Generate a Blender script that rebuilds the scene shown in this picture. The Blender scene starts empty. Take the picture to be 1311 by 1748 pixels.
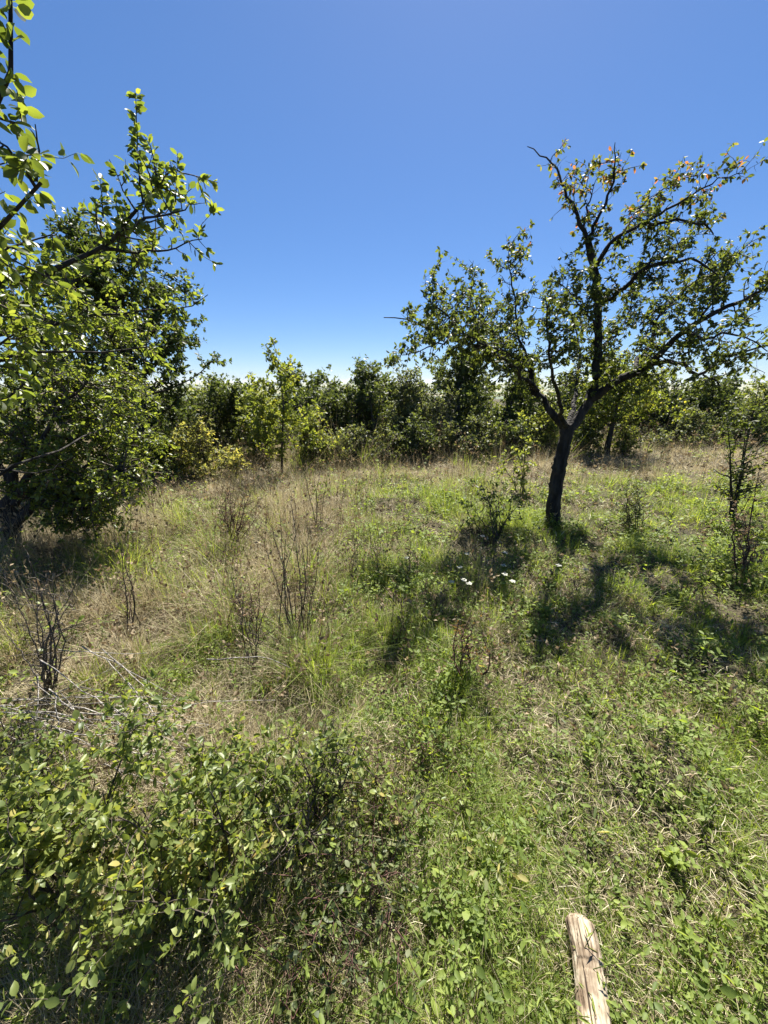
import bpy, math, time
import numpy as np
from mathutils import Vector, Matrix
T0 = time.time()
S = bpy.context.scene
COL = S.collection
RNG = np.random.default_rng(11)
# ------------------------------------------------------------------ camera
TH = math.radians(18.9)
CAMZ = 1.6
FPX = 655.5                       # focal length in photo pixels (ultra-wide phone lens)
cd = bpy.data.cameras.new('camera'); cam = bpy.data.objects.new('camera', cd); COL.objects.link(cam)
cam.location = (0, 0, CAMZ); cam.rotation_euler = (math.pi/2 - TH, 0, 0)
cd.sensor_fit = 'HORIZONTAL'; cd.sensor_width = 36.0; cd.lens = 18.0
cd.clip_start = 0.02; cd.clip_end = 60000
S.camera = cam
# ------------------------------------------------------------------ light
SUN_AZ, SUN_EL = math.radians(13), math.radians(57)
W = bpy.data.worlds.new('World'); S.world = W; W.use_nodes = True
nt = W.node_tree; nt.nodes.clear()
sky = nt.nodes.new('ShaderNodeTexSky'); sky.sky_type = 'NISHITA'; sky.sun_disc = False
sky.sun_elevation = SUN_EL; sky.sun_rotation = SUN_AZ
sky.altitude = 800; sky.air_density = 0.75; sky.dust_density = 0.35; sky.ozone_density = 9.5
bg = nt.nodes.new('ShaderNodeBackground'); bg.inputs[1].default_value = 0.084
wo = nt.nodes.new('ShaderNodeOutputWorld')
hs = nt.nodes.new('ShaderNodeHueSaturation'); hs.inputs['Saturation'].default_value = 1.28; hs.inputs['Hue'].default_value = .508
gm = nt.nodes.new('ShaderNodeGamma'); gm.inputs[1].default_value = .65
nt.links.new(sky.outputs[0], gm.inputs[0]); nt.links.new(gm.outputs[0], hs.inputs['Color']); nt.links.new(hs.outputs[0], bg.inputs[0]); nt.links.new(bg.outputs[0], wo.inputs[0])
SUNV = Vector((math.sin(SUN_AZ)*math.cos(SUN_EL), math.cos(SUN_AZ)*math.cos(SUN_EL), math.sin(SUN_EL)))
sl = bpy.data.lights.new('sun', 'SUN'); sl.energy = 5.0; sl.angle = math.radians(0.53); sl.color = (1.0, 0.955, 0.88)
so = bpy.data.objects.new('sun', sl); COL.objects.link(so); so.location = (3, 6, 12)
so.rotation_euler = SUNV.to_track_quat('Z', 'Y').to_euler()
S.view_settings.view_transform = 'Standard'; S.view_settings.look = 'None'
S.view_settings.gamma = 1.0; S.view_settings.use_curve_mapping = False
S.view_settings.exposure = 1.72
S.render.engine = 'CYCLES'
S.cycles.use_denoising = True
try:
    S.cycles.denoiser = 'OPENIMAGEDENOISE'; S.cycles.denoising_input_passes = 'RGB_ALBEDO_NORMAL'
except Exception: pass
S.cycles.max_bounces = 4; S.cycles.diffuse_bounces = 2; S.cycles.glossy_bounces = 1
S.cycles.transmission_bounces = 3; S.cycles.sample_clamp_direct = 3.0; S.cycles.transparent_max_bounces = 4
S.cycles.sample_clamp_indirect = 6.0

# ------------------------------------------------------------------ pixel helpers (direction only; depth from ground or chosen distance)
def ray(px, py):
    x, u = px-655.5, 874-py
    return np.array([x, u*math.sin(TH)+FPX*math.cos(TH), u*math.cos(TH)-FPX*math.sin(TH)])
def at(px, py, Y):                 # point on the ray of a pixel at forward distance Y
    d = ray(px, py); return np.array([0, 0, CAMZ]) + d*(Y/d[1])
def G(px, py):                     # point on the ground
    d = ray(px, py); p = np.array([0, 0, CAMZ]) + d*(CAMZ/-d[2]); p[2] = gh(p[0], p[1]); return p
def proj(P):
    P = np.asarray(P); q = P - np.array([0, 0, CAMZ])
    f = q[..., 1]*math.cos(TH)-q[..., 2]*math.sin(TH); u = q[..., 1]*math.sin(TH)+q[..., 2]*math.cos(TH)
    f = np.maximum(f, 1e-3)
    return 655.5+FPX*q[..., 0]/f, 874-FPX*u/f, f
# ------------------------------------------------------------------ noise
_perm = np.random.default_rng(5).random((64, 64))
def vnoise(x, y, s=1.0, ox=0.0):
    x = np.asarray(x, float)/s+ox+100; y = np.asarray(y, float)/s+ox*1.7+100
    xi = np.floor(x).astype(int); yi = np.floor(y).astype(int); fx = x-xi; fy = y-yi
    fx = fx*fx*(3-2*fx); fy = fy*fy*(3-2*fy)
    a = _perm[xi % 64, yi % 64]; b = _perm[(xi+1) % 64, yi % 64]; c = _perm[xi % 64, (yi+1) % 64]; d = _perm[(xi+1) % 64, (yi+1) % 64]
    return (a*(1-fx)+b*fx)*(1-fy)+(c*(1-fx)+d*fx)*fy
def sstep(a, b, x):
    t = np.clip((x-a)/(b-a), 0, 1); return t*t*(3-2*t)
def gh(x, y):                      # ground height: flat hilltop meadow that falls away behind the hedge
    r = np.hypot(x, y)
    h = 0.10*(vnoise(x, y, 2.3)-.5)*sstep(0.8, 4, r)+0.13*(vnoise(x, y, .42, 7)-.5)*sstep(.3, 1.2, r)+.045*(vnoise(x, y, .14, 2)-.5)
    drop = sstep(15, 700, np.asarray(y, float)+0.15*np.abs(x))*-75 + 26*sstep(3000, 9000, r)*(vnoise(x, y, 1700, 3)-.3)
    return h+drop
def unit(v): return v/np.maximum(np.linalg.norm(v, axis=-1, keepdims=True), 1e-9)
# ------------------------------------------------------------------ materials
def mat(name):
    m = bpy.data.materials.new(name); m.use_nodes = True; n = m.node_tree; n.nodes.clear()
    return m, n, n.nodes.new('ShaderNodeOutputMaterial')
def ramp(n, stops):
    r = n.nodes.new('ShaderNodeValToRGB'); e = r.color_ramp.elements
    while len(e) < len(stops): e.new(0.5)
    for el, (p, c) in zip(e, stops): el.position = p; el.color = (*c, 1)
    return r
def leaf_mat(name, stops, trans=.45, rough=.5, spec=.32, boost=2.1, tint=(1.1, 1.04, .48), vein=False):
    m, n, out = mat(name)
    a = n.nodes.new('ShaderNodeAttribute'); a.attribute_name = 'rnd'
    r = ramp(n, stops); n.links.new(a.outputs['Fac'], r.inputs[0])
    col = r.outputs[0]
    tc = n.nodes.new('ShaderNodeTexCoord'); no = n.nodes.new('ShaderNodeTexNoise'); no.inputs['Scale'].default_value = 60
    n.links.new(tc.outputs['Object'], no.inputs[0])
    mx = n.nodes.new('ShaderNodeMix'); mx.data_type = 'RGBA'; mx.blend_type = 'MULTIPLY'; mx.inputs[0].default_value = .45
    rr = ramp(n, [(.3, (.6, .6, .5)), (.7, (1.3, 1.3, 1.2))]); n.links.new(no.outputs[0], rr.inputs[0])
    n.links.new(col, mx.inputs[6]); n.links.new(rr.outputs[0], mx.inputs[7]); col = mx.outputs[2]
    p = n.nodes.new('ShaderNodeBsdfPrincipled'); p.inputs['Roughness'].default_value = rough
    p.inputs['Specular IOR Level'].default_value = spec
    n.links.new(col, p.inputs['Base Color'])
    t = n.nodes.new('ShaderNodeBsdfTranslucent')
    tm = n.nodes.new('ShaderNodeMix'); tm.data_type = 'RGBA'; tm.blend_type = 'MULTIPLY'; tm.inputs[0].default_value = 1
    tm.inputs[7].default_value = (boost*tint[0], boost*tint[1], boost*tint[2], 1); n.links.new(col, tm.inputs[6]); n.links.new(tm.outputs[2], t.inputs[0])
    ms = n.nodes.new('ShaderNodeMixShader'); ms.inputs[0].default_value = trans
    n.links.new(p.outputs[0], ms.inputs[1]); n.links.new(t.outputs[0], ms.inputs[2]); n.links.new(ms.outputs[0], out.inputs[0])
    return m
def bark_mat(name, c1, c2, scale=18, rough=.9):
    m, n, out = mat(name)
    tc = n.nodes.new('ShaderNodeTexCoord'); mp = n.nodes.new('ShaderNodeMapping'); mp.inputs['Scale'].default_value = (1, 1, .28)
    n.links.new(tc.outputs['Object'], mp.inputs[0])
    no = n.nodes.new('ShaderNodeTexNoise'); no.inputs['Scale'].default_value = scale; no.inputs['Detail'].default_value = 6
    n.links.new(mp.outputs[0], no.inputs[0]); r = ramp(n, [(.35, c1), (.68, c2)]); n.links.new(no.outputs[0], r.inputs[0])
    vo = n.nodes.new('ShaderNodeTexVoronoi'); vo.inputs['Scale'].default_value = scale*1.6; n.links.new(mp.outputs[0], vo.inputs[0])
    p = n.nodes.new('ShaderNodeBsdfPrincipled'); p.inputs['Roughness'].default_value = rough; p.inputs['Specular IOR Level'].default_value = .25
    n.links.new(r.outputs[0], p.inputs['Base Color'])
    ad = n.nodes.new('ShaderNodeMath'); ad.operation = 'ADD'; n.links.new(no.outputs[0], ad.inputs[0]); n.links.new(vo.outputs[0], ad.inputs[1])
    b = n.nodes.new('ShaderNodeBump'); b.inputs['Strength'].default_value = .9; b.inputs['Distance'].default_value = .02
    n.links.new(ad.outputs[0], b.inputs['Height']); n.links.new(b.outputs[0], p.inputs['Normal']); n.links.new(p.outputs[0], out.inputs[0])
    return m
M = {}
# stops along the per-leaf random value: mostly greens, a few turning
M['pear'] = leaf_mat('pear_leaf', [(0, (.04, .054, .02)), (.45, (.065, .085, .024)), (.75, (.095, .115, .03)), (.86, (.15, .135, .04)), (.94, (.2, .11, .045)), (1, (.23, .085, .04))], .46)
M['plum'] = leaf_mat('plum_leaf', [(0, (.045, .065, .018)), (.4, (.085, .115, .025)), (.85, (.145, .175, .038)), (.95, (.2, .2, .05)), (1, (.26, .19, .05))], .5, rough=.42, spec=.5)
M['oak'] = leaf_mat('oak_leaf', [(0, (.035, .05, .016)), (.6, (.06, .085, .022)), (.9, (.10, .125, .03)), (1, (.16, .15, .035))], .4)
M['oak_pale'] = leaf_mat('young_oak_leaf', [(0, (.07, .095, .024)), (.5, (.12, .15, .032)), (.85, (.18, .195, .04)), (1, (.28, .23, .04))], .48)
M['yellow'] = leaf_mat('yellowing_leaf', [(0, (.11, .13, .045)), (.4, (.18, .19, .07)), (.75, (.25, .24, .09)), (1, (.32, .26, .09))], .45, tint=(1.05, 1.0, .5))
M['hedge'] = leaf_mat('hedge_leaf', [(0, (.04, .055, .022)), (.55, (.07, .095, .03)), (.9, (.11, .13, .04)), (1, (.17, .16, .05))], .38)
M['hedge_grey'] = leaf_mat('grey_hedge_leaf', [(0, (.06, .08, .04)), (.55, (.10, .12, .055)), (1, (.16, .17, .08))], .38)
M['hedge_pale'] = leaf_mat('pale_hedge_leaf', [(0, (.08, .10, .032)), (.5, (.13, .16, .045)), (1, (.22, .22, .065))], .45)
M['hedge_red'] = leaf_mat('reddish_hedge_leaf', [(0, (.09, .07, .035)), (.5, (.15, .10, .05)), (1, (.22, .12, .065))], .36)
M['shrub'] = leaf_mat('shrub_leaf', [(0, (.055, .08, .025)), (.35, (.11, .145, .04)), (.7, (.18, .215, .06)), (.88, (.24, .265, .085)), (.95, (.34, .30, .10)), (1, (.28, .17, .08))], .42, rough=.42)
M['weed'] = leaf_mat('weed_leaf', [(0, (.07, .105, .026)), (.5, (.145, .195, .042)), (1, (.235, .285, .07))], .45, rough=.55, spec=.25)
M['grass'] = leaf_mat('green_grass', [(0, (.075, .115, .022)), (.5, (.15, .205, .038)), (.85, (.24, .28, .06)), (1, (.36, .34, .12))], .45, rough=.55, spec=.25)
M['straw'] = leaf_mat('dry_grass', [(0, (.13, .105, .065)), (.4, (.29, .24, .15)), (.75, (.46, .40, .275)), (1, (.62, .57, .43))], .32, rough=.65, spec=.2, boost=1.4, tint=(1.05, 1, .8))
M['brownstem'] = leaf_mat('dry_brown_weed', [(0, (.10, .07, .045)), (.5, (.2, .15, .095)), (1, (.33, .27, .18))], .28, rough=.7, spec=.2, boost=1.3, tint=(1.05, .97, .75))
M['deadleaf'] = leaf_mat('dead_leaf', [(0, (.16, .09, .045)), (.6, (.30, .2, .11)), (1, (.45, .36, .22))], .3, boost=1.2, tint=(1.1, .95, .7))
M['white'] = leaf_mat('white_flower', [(0, (.45, .45, .38)), (1, (.68, .68, .6))], .4, boost=1.0, tint=(1, 1, .9))
M['bark'] = bark_mat('dark_bark', (.010, .009, .007), (.05, .043, .036))
M['bark_oak'] = bark_mat('oak_bark', (.022, .018, .014), (.085, .072, .058))
M['twig'] = bark_mat('dark_twig', (.035, .027, .021), (.13, .105, .082), 40)
M['twig_grey'] = bark_mat('grey_brown_twig', (.05, .042, .034), (.17, .145, .12), 40)
M['twig_red'] = bark_mat('red_brown_twig', (.045, .022, .018), (.14, .075, .06), 40)
M['twig_pale'] = bark_mat('bleached_twig', (.16, .14, .12), (.42, .39, .34), 40)
def ground_mat():
    m, n, out = mat('soil_and_thatch')
    tc = n.nodes.new('ShaderNodeTexCoord')
    a = n.nodes.new('ShaderNodeTexNoise'); a.inputs['Scale'].default_value = 2.2; a.inputs['Detail'].default_value = 8
    b = n.nodes.new('ShaderNodeTexNoise'); b.inputs['Scale'].default_value = 55; b.inputs['Detail'].default_value = 8
    for q in (a, b): n.links.new(tc.outputs['Object'], q.inputs[0])
    r1 = ramp(n, [(.3, (.028, .022, .015)), (.55, (.065, .052, .034)), (.75, (.12, .10, .066))]); n.links.new(b.outputs[0], r1.inputs[0])
    r2 = ramp(n, [(.35, (.03, .034, .015)), (.65, (.09, .072, .043))]); n.links.new(a.outputs[0], r2.inputs[0])
    mx = n.nodes.new('ShaderNodeMix'); mx.data_type = 'RGBA'; mx.inputs[0].default_value = .45
    n.links.new(r1.outputs[0], mx.inputs[6]); n.links.new(r2.outputs[0], mx.inputs[7])
    p = n.nodes.new('ShaderNodeBsdfPrincipled'); p.inputs['Roughness'].default_value = .95; p.inputs['Specular IOR Level'].default_value = .15
    n.links.new(mx.outputs[2], p.inputs['Base Color'])
    bu = n.nodes.new('ShaderNodeBump'); bu.inputs['Strength'].default_value = .8; bu.inputs['Distance'].default_value = .03
    n.links.new(b.outputs[0], bu.inputs['Height']); n.links.new(bu.outputs[0], p.inputs['Normal']); n.links.new(p.outputs[0], out.inputs[0])
    return m
M['ground'] = ground_mat()
def plain_mat():
    m, n, out = mat('far_fields')
    tc = n.nodes.new('ShaderNodeTexCoord'); v = n.nodes.new('ShaderNodeTexVoronoi'); v.inputs['Scale'].default_value = .0025
    n.links.new(tc.outputs['Object'], v.inputs[0])
    r = ramp(n, [(.1, (.05, .07, .03)), (.45, (.10, .12, .05)), (.8, (.22, .19, .10))]); n.links.new(v.outputs['Color'], r.inputs[0])
    p = n.nodes.new('ShaderNodeBsdfPrincipled'); p.inputs['Roughness'].default_value = .95
    n.links.new(r.outputs[0], p.inputs['Base Color']); n.links.new(p.outputs[0], out.inputs[0]); return m
M['plain'] = plain_mat()
# ------------------------------------------------------------------ mesh + object helpers
def mesh(name, V, faces_list, m, rnd=None, smooth=False):
    """faces_list: list of (n,k) index arrays; rnd: per-vertex value"""
    me = bpy.data.meshes.new(name); V = np.asarray(V, np.float32)
    me.vertices.add(len(V)); me.vertices.foreach_set('co', V.ravel())
    loops = np.concatenate([f.ravel() for f in faces_list]).astype(np.int32)
    sizes = np.concatenate([np.full(len(f), f.shape[1]) for f in faces_list]).astype(np.int32)
    me.loops.add(len(loops)); me.loops.foreach_set('vertex_index', loops)
    me.polygons.add(len(sizes)); st = np.zeros(len(sizes), np.int32); st[1:] = np.cumsum(sizes)[:-1]
    me.polygons.foreach_set('loop_start', st); me.polygons.foreach_set('loop_total', sizes)
    if smooth: me.polygons.foreach_set('use_smooth', np.ones(len(sizes), bool))
    if rnd is not None:
        a = me.attributes.new('rnd', 'FLOAT', 'POINT'); a.data.foreach_set('value', np.asarray(rnd, np.float32))
    me.update(calc_edges=True); me.materials.append(m); return me
def obj(name, me, parent=None, loc=(0, 0, 0)):
    o = bpy.data.objects.new(name, me); COL.objects.link(o); o.location = loc
    if parent: o.parent = parent
    return o
def tag(o, label=None, cat=None, group=None, kind=None):
    for k, v in (('label', label), ('category', cat), ('group', group), ('kind', kind)):
        if v: o[k] = v
    return o
def thing(name, label, cat, loc, group=None):
    o = bpy.data.objects.new(name, None); COL.objects.link(o); o.location = loc; o.empty_display_size = .1
    return tag(o, label, cat, group)
def tubes(P, R, sides=5):
    """P (n,k,3), R (n,k) -> V, [quads]; closed at the tip by its tiny radius"""
    P = np.asarray(P, float); R = np.asarray(R, float); n, k, _ = P.shape
    T = unit(np.gradient(P, axis=1)); ref = np.where(np.abs(T[..., 2:3]) > .9, np.array([1., 0, 0]), np.array([0, 0, 1.]))
    ref = np.repeat(ref[:, :1], k, 1)
    A = unit(np.cross(T, ref)); B = np.cross(T, A)
    th = np.arange(sides)*2*np.pi/sides
    V = P[:, :, None]+R[:, :, None, None]*(np.cos(th)[None, None, :, None]*A[:, :, None]+np.sin(th)[None, None, :, None]*B[:, :, None])
    i = np.arange(n)[:, None, None]*k*sides; j = np.arange(k-1)[None, :, None]*sides; s = np.arange(sides)[None, None, :]; s2 = (s+1) % sides
    F = np.stack(np.broadcast_arrays(i+j+s, i+j+s2, i+j+sides+s2, i+j+sides+s), -1).reshape(-1, 4)
    return V.reshape(-1, 3), F
def spline(pts, k):
    pts = np.asarray(pts, float); p = np.vstack([2*pts[0]-pts[1], pts, 2*pts[-1]-pts[-2]])
    seg = np.linalg.norm(np.diff(pts, axis=0), axis=1); cum = np.r_[0, np.cumsum(seg)]; u = np.linspace(0, cum[-1], k)
    i = np.clip(np.searchsorted(cum, u, 'right')-1, 0, len(pts)-2); t = ((u-cum[i])/np.maximum(seg[i], 1e-9))[:, None]
    a, b, c, d = p[i], p[i+1], p[i+2], p[i+3]
    return .5*((2*b)+(-a+c)*t+(2*a-5*b+4*c-d)*t*t+(-a+3*b-3*c+d)*t**3)
# leaf templates, x along the leaf, y across, z = upper side; first vertex is the foot of the petiole
def tmpl(kind):
    if kind == 'dia':
        V = [(0, 0, 0), (.5, .27, .06), (1, 0, -.06), (.5, -.27, .06)]; F = [(0, 2, 1), (0, 3, 2)]
    elif kind == 'oval':
        V = [(0, 0, 0), (.34, .21, .05), (.72, .20, .03), (1, 0, -.08), (.72, -.20, .03), (.34, -.21, .05)]; F = [(0, 3, 2, 1), (0, 5, 4, 3)]
    elif kind == 'lobed':            # oak-like, wavy edge
        V = [(0, 0, 0), (.25, .10, .02), (.36, .20, .04), (.46, .12, .02), (.62, .27, .05), (.74, .15, .02), (.88, .16, .01), (1, 0, -.08),
             (.88, -.16, .01), (.74, -.15, .02), (.62, -.27, .05), (.46, -.12, .02), (.36, -.20, .04), (.25, -.10, .02)]
        F = [(0, 3, 2, 1), (0, 5, 4, 3), (0, 7, 6, 5), (0, 9, 8, 7), (0, 11, 10, 9), (0, 13, 12, 11)]
    elif kind == 'near':             # petiole, folded and curled blade
        V = [(0, .012, 0), (0, -.012, 0), (.2, .014, .02), (.2, -.014, .02), (.34, .17, .05), (.34, 0, .01), (.34, -.17, .05), (.55, .25, .06), (.55, 0, .0), (.55, -.25, .06),
             (.78, .2, .02), (.78, 0, -.04), (.78, -.2, .02), (1, 0, -.13)]
        F = [(0, 1, 3, 2), (2, 5, 4, 4), (2, 3, 5, 5), (3, 6, 5, 5), (4, 5, 8, 7), (5, 6, 9, 8), (7, 8, 11, 10), (8, 9, 12, 11), (10, 11, 13, 13), (11, 12, 13, 13)]
        F = [tuple(dict.fromkeys(f)) for f in F]
    elif kind == 'lance':
        V = [(0, 0, 0), (.25, .08, .02), (.6, .09, .02), (1, 0, -.14), (.6, -.09, .02), (.25, -.08, .02)]; F = [(0, 3, 2, 1), (0, 5, 4, 3)]
    return np.array(V, float), F
TM = {k: tmpl(k) for k in ('dia', 'oval', 'lobed', 'near', 'lance')}
def frames(D, N):
    D = unit(D); Sd = unit(np.cross(N, D)); N = np.cross(D, Sd); return np.stack([D, Sd, N], -1)   # columns
def leaf_geo(pos, Rm, size, rnd, kind, wid=None):
    V, F = TM[kind]; n = len(pos); k = len(V)
    L = np.repeat(V[None], n, 0)*np.asarray(size)[:, None, None]
    if wid is not None: L[:, :, 1] *= wid[:, None]
    P = pos[:, None]+np.einsum('nij,nkj->nki', Rm, L)
    fl = []
    for q in (3, 4):
        f = np.array([f for f in F if len(f) == q], int)
        if len(f): fl.append((np.arange(n)[:, None, None]*k+f[None]).reshape(-1, q))
    return P.reshape(-1, 3), fl, np.repeat(rnd, k)
class Geo:
    def __init__(s): s.V = []; s.F = []; s.R = []; s.n = 0
    def add(s, V, fl, r=None):
        if len(V) == 0: return
        s.V.append(V); s.F += [f+s.n for f in fl]; s.R.append(np.full(len(V), .5) if r is None else r); s.n += len(V)
    def build(s, name, m, parent=None, origin=(0, 0, 0), smooth=False):
        me = mesh(name, np.vstack(s.V)-np.asarray(origin), s.F, m, np.concatenate(s.R), smooth)
        return obj(name, me, parent)
LEAFMESH = {}
def leaf_variants(kind, mname):
    k = (kind, mname)
    if k not in LEAFMESH:
        out = []; V, F = TM[kind]
        for i in range(10):
            v = V.copy(); b = .25*np.sin(i*2.1); v[:, 2] += b*(v[:, 0]**2)*.8; v[:, 1] *= .85+.3*((i*37) % 10)/10; v[:, 2] += .04*np.sin(v[:, 1]*9+i)
            fl = [np.array([f for f in F if len(f) == q], int) for q in (3, 4) if any(len(f) == q for f in F)]
            out.append(mesh('leaf', v, fl, M[mname], np.full(len(v), (i+.5)/10), True))
        LEAFMESH[k] = out
    return LEAFMESH[k]
class Plant:
    """one tree / shrub: trunk + branches (each a part), thin twigs, leaves"""
    def __init__(s, name, label, cat, base, seed, group=None):
        s.root = thing(name, label, cat, tuple(base), group); s.o = np.asarray(base, float); s.rng = np.random.default_rng(seed)
        s.limbs = []; s.tw = []; s.leaf = []
    def limb(s, pts, r0, r1, k=14, wig=.012, leafy=(0, 1), part='branch', sides=8, m='bark'):
        P = spline(pts, k); P[1:-1] += s.rng.normal(0, wig, (k-2, 3))*(np.linspace(1, .35, k)[1:-1, None])
        R = r0+(r1-r0)*np.linspace(0, 1, k)**.8; R = R*(1+s.rng.normal(0, .05, k))
        s.limbs.append((P, R, leafy, part)); V, F = tubes(P[None]-s.o, R[None], sides)
        g = Geo(); g.add(V, [F]); o = g.build(part, M[m], s.root, smooth=True); return P
    def sample(s, n, src, lo=0.0, hi=1.0):
        """random points on a set of polylines -> pos, tangent, radius"""
        W_ = np.array([np.linalg.norm(np.diff(P, axis=0), axis=1).sum()*max(h-l, .02) for P, R, (l, h) in src])
        idx = s.rng.choice(len(src), n, p=W_/W_.sum()); pos = np.zeros((n, 3)); tan = np.zeros((n, 3)); rad = np.zeros(n)
        for i in np.unique(idx):
            P, R, (l, h) = src[i]; mk = np.where(idx == i)[0]; u = (l+(h-l)*s.rng.random(len(mk)))*(len(P)-1.001)
            j = u.astype(int); t = (u-j)[:, None]; pos[mk] = P[j]*(1-t)+P[j+1]*t; tan[mk] = unit(P[j+1]-P[j]); rad[mk] = R[j]
        return pos, tan, rad
    def grow(s, n, ln, r, src, k=6, up=.3, spread=1.0, curl=.25, along=.3, bias=None, lo=0):
        pos, tan, rad = s.sample(n, src); rg = s.rng
        d = rg.normal(0, 1, (n, 3)); d -= (d*tan).sum(1, keepdims=True)*tan; d = unit(d)*spread+tan*along+np.array([0, 0, up])
        if bias is not None: d = d+np.asarray(bias)
        d = unit(d); L = rg.uniform(ln[0], ln[1], n)
        P = np.zeros((n, k, 3)); P[:, 0] = pos
        for i in range(1, k):
            P[:, i] = P[:, i-1]+d*(L/(k-1))[:, None]; d = unit(d+rg.normal(0, curl, (n, 3))+np.array([0, 0, up*.25]))
        R = np.minimum(r, rad*.8)[:, None]*np.linspace(1, .35, k)[None]
        z = gh(P[..., 0], P[..., 1])+.03; P[..., 2] = np.maximum(P[..., 2], z)
        s.tw.append((P, R)); return [(P[i], R[i], (lo, 1)) for i in range(n)]
    def src(s): return [(P, R, l) for P, R, l, _ in s.limbs]
    def leaves(s, n, size, src, up=.8, droop=.15, out=.8, lo=0.15, clump=1, zmin=.02, keep=None, pw=1.0):
        rg = s.rng; pos, tan, _ = s.sample(max(1, n//clump), [(a, b, (lo, 1)) for a, b, _ in src])
        pos = np.repeat(pos, clump, 0); tan = np.repeat(tan, clump, 0); m_ = len(pos)
        if clump > 1: pos = pos+tan*rg.uniform(-.012, .012, (m_, 1))
        d = rg.normal(0, 1, (m_, 3)); d -= (d*tan).sum(1, keepdims=True)*tan*.7; d = unit(d)*out+tan*.45+np.array([0, 0, -droop])
        N = np.array([0, 0, up])+rg.normal(0, .6, (m_, 3)); sz = rg.uniform(size[0], size[1], m_)
        rn = rg.random(m_)**pw*.75+.25*vnoise(pos[:, 0]*3+pos[:, 2], pos[:, 1]*3+pos[:, 2]*2, .7, 3)
        k = pos[:, 2] > gh(pos[:, 0], pos[:, 1])+zmin
        if keep is not None: k &= keep(pos)
        s.leaf.append((pos[k], frames(d[k], N[k]), sz[k], np.clip(rn[k], 0, 1)))
    def finish(s, m_leaf, m_twig='twig', far='oval', near='near', pick=0, min_px=10, crown='crown', sides=4):
        if s.tw:
            g = Geo()
            for P, R in s.tw: V, F = tubes(P-s.o, R, sides); g.add(V, [F])
            tag(g.build('twig_mass', M[m_twig], s.root, smooth=True), kind='stuff')
        if not s.leaf: return s.root
        pos, Rm, sz, rn = [np.concatenate([l[i] for l in s.leaf]) for i in range(4)]
        chosen = np.zeros(len(pos), bool)
        if pick:
            x, y, f = proj(pos); ps = np.where((x > 0) & (x < 1311) & (y > 0) & (y < 1748), sz*FPX/f, 0)
            order = np.argsort(-ps)[:pick]; order = order[ps[order] >= min_px]; chosen[order] = True
            vs = leaf_variants(near, m_leaf)
            for i in order:
                o = bpy.data.objects.new('leaf', vs[min(9, int(rn[i]*10))]); COL.objects.link(o); o.parent = s.root
                o.location = pos[i]-s.o; o.rotation_euler = Matrix(Rm[i].tolist()).to_euler(); o.scale = (sz[i],)*3
        r = ~chosen
        if r.any():
            V, fl, a = leaf_geo(pos[r]-s.o, Rm[r], sz[r], rn[r], far, s.rng.uniform(.8, 1.2, r.sum())); g = Geo(); g.add(V, fl, a)
            tag(g.build(crown, M[m_leaf], s.root), kind='stuff')
        return s.root
def px(pl, Y0):                    # pixel polyline with depth offsets -> world points
    return [at(p[0], p[1], Y0+(p[2] if len(p) > 2 else 0)) for p in pl]
# ------------------------------------------------------------------ the setting
def build_ground():
    ang = np.linspace(-math.pi, math.pi, 181)[:-1]; rr = np.r_[0.05, np.geomspace(.2, 16, 70), np.geomspace(17, 20000, 60)]
    A, R = np.meshgrid(ang, rr); X = R*np.sin(A); Y = R*np.cos(A); V = np.stack([X, Y, gh(X, Y)], -1).reshape(-1, 3)
    n = len(ang); i = np.arange(len(rr)-1)[:, None]*n; j = np.arange(n)[None]; j2 = (j+1) % n
    F = np.stack(np.broadcast_arrays(i+j, i+j2, i+n+j2, i+n+j), -1).reshape(-1, 4)
    cap = np.array([np.arange(n)[::-1]])
    me = mesh('ground', V, [F, cap], M['ground'], None, True); me.materials.append(M['plain'])
    rc = np.hypot(V[F][:, :, 0].mean(1), V[F][:, :, 1].mean(1)); mi = np.r_[(rc > 60).astype(np.int32), 0]
    me.polygons.foreach_set('material_index', mi)
    tag(obj('ground', me), 'brown soil of the hilltop meadow falling away to distant plains', 'ground', kind='structure')
build_ground()
# greenness and sward height over the meadow
def green(x, y):
    n = vnoise(x, y, .9, 1)*.5+vnoise(x, y, .35, 4)*.3+vnoise(x, y, 2.2, 9)*.2
    g = .50+(n-.5)*1.5
    g = g-.55*sstep(5.6, 6.8, y+.5*(vnoise(x, y, 1.2, 2)-.5))-.42*sstep(-.1, -.8, x)*sstep(1.6, 2.3, y)
    g = g+.42*sstep(3.3, 3.8, y)*sstep(6.4, 5.6, y)*sstep(-.7, .3, x)
    g = g+.30*sstep(.0, .7, x)*sstep(4.0, 3.0, y)+.08*sstep(-.5, .2, x)*sstep(4.0, 3.0, y)-.16*sstep(.4, .1, x)*sstep(1.7, 1.2, y)
    return np.clip(g, .03, .97)
def tall(x, y):
    h = .075+.05*sstep(1.5, 2.8, y)+.02*sstep(.35, -.3, x)*sstep(2.0, 1.3, y)+.03*sstep(.3, -.4, x)+.10*sstep(-.1, -.9, x)*sstep(1.5, 2.6, y)+.16*sstep(5.4, 7.0, y)
    return h*(.35+1.5*vnoise(x, y, .38, 6)**1.6)
def scatter(n, rmin=.35, rmax=13.5, half=62, r0=1.25, rng=RNG):
    u = rng.random(n); a = np.log(r0*r0+rmin*rmin); b = np.log(r0*r0+rmax*rmax)
    r = np.sqrt(np.exp(a+(b-a)*u)-r0*r0); t = np.radians(rng.uniform(-half, half, n)); return r*np.sin(t), r*np.cos(t), r
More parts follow.
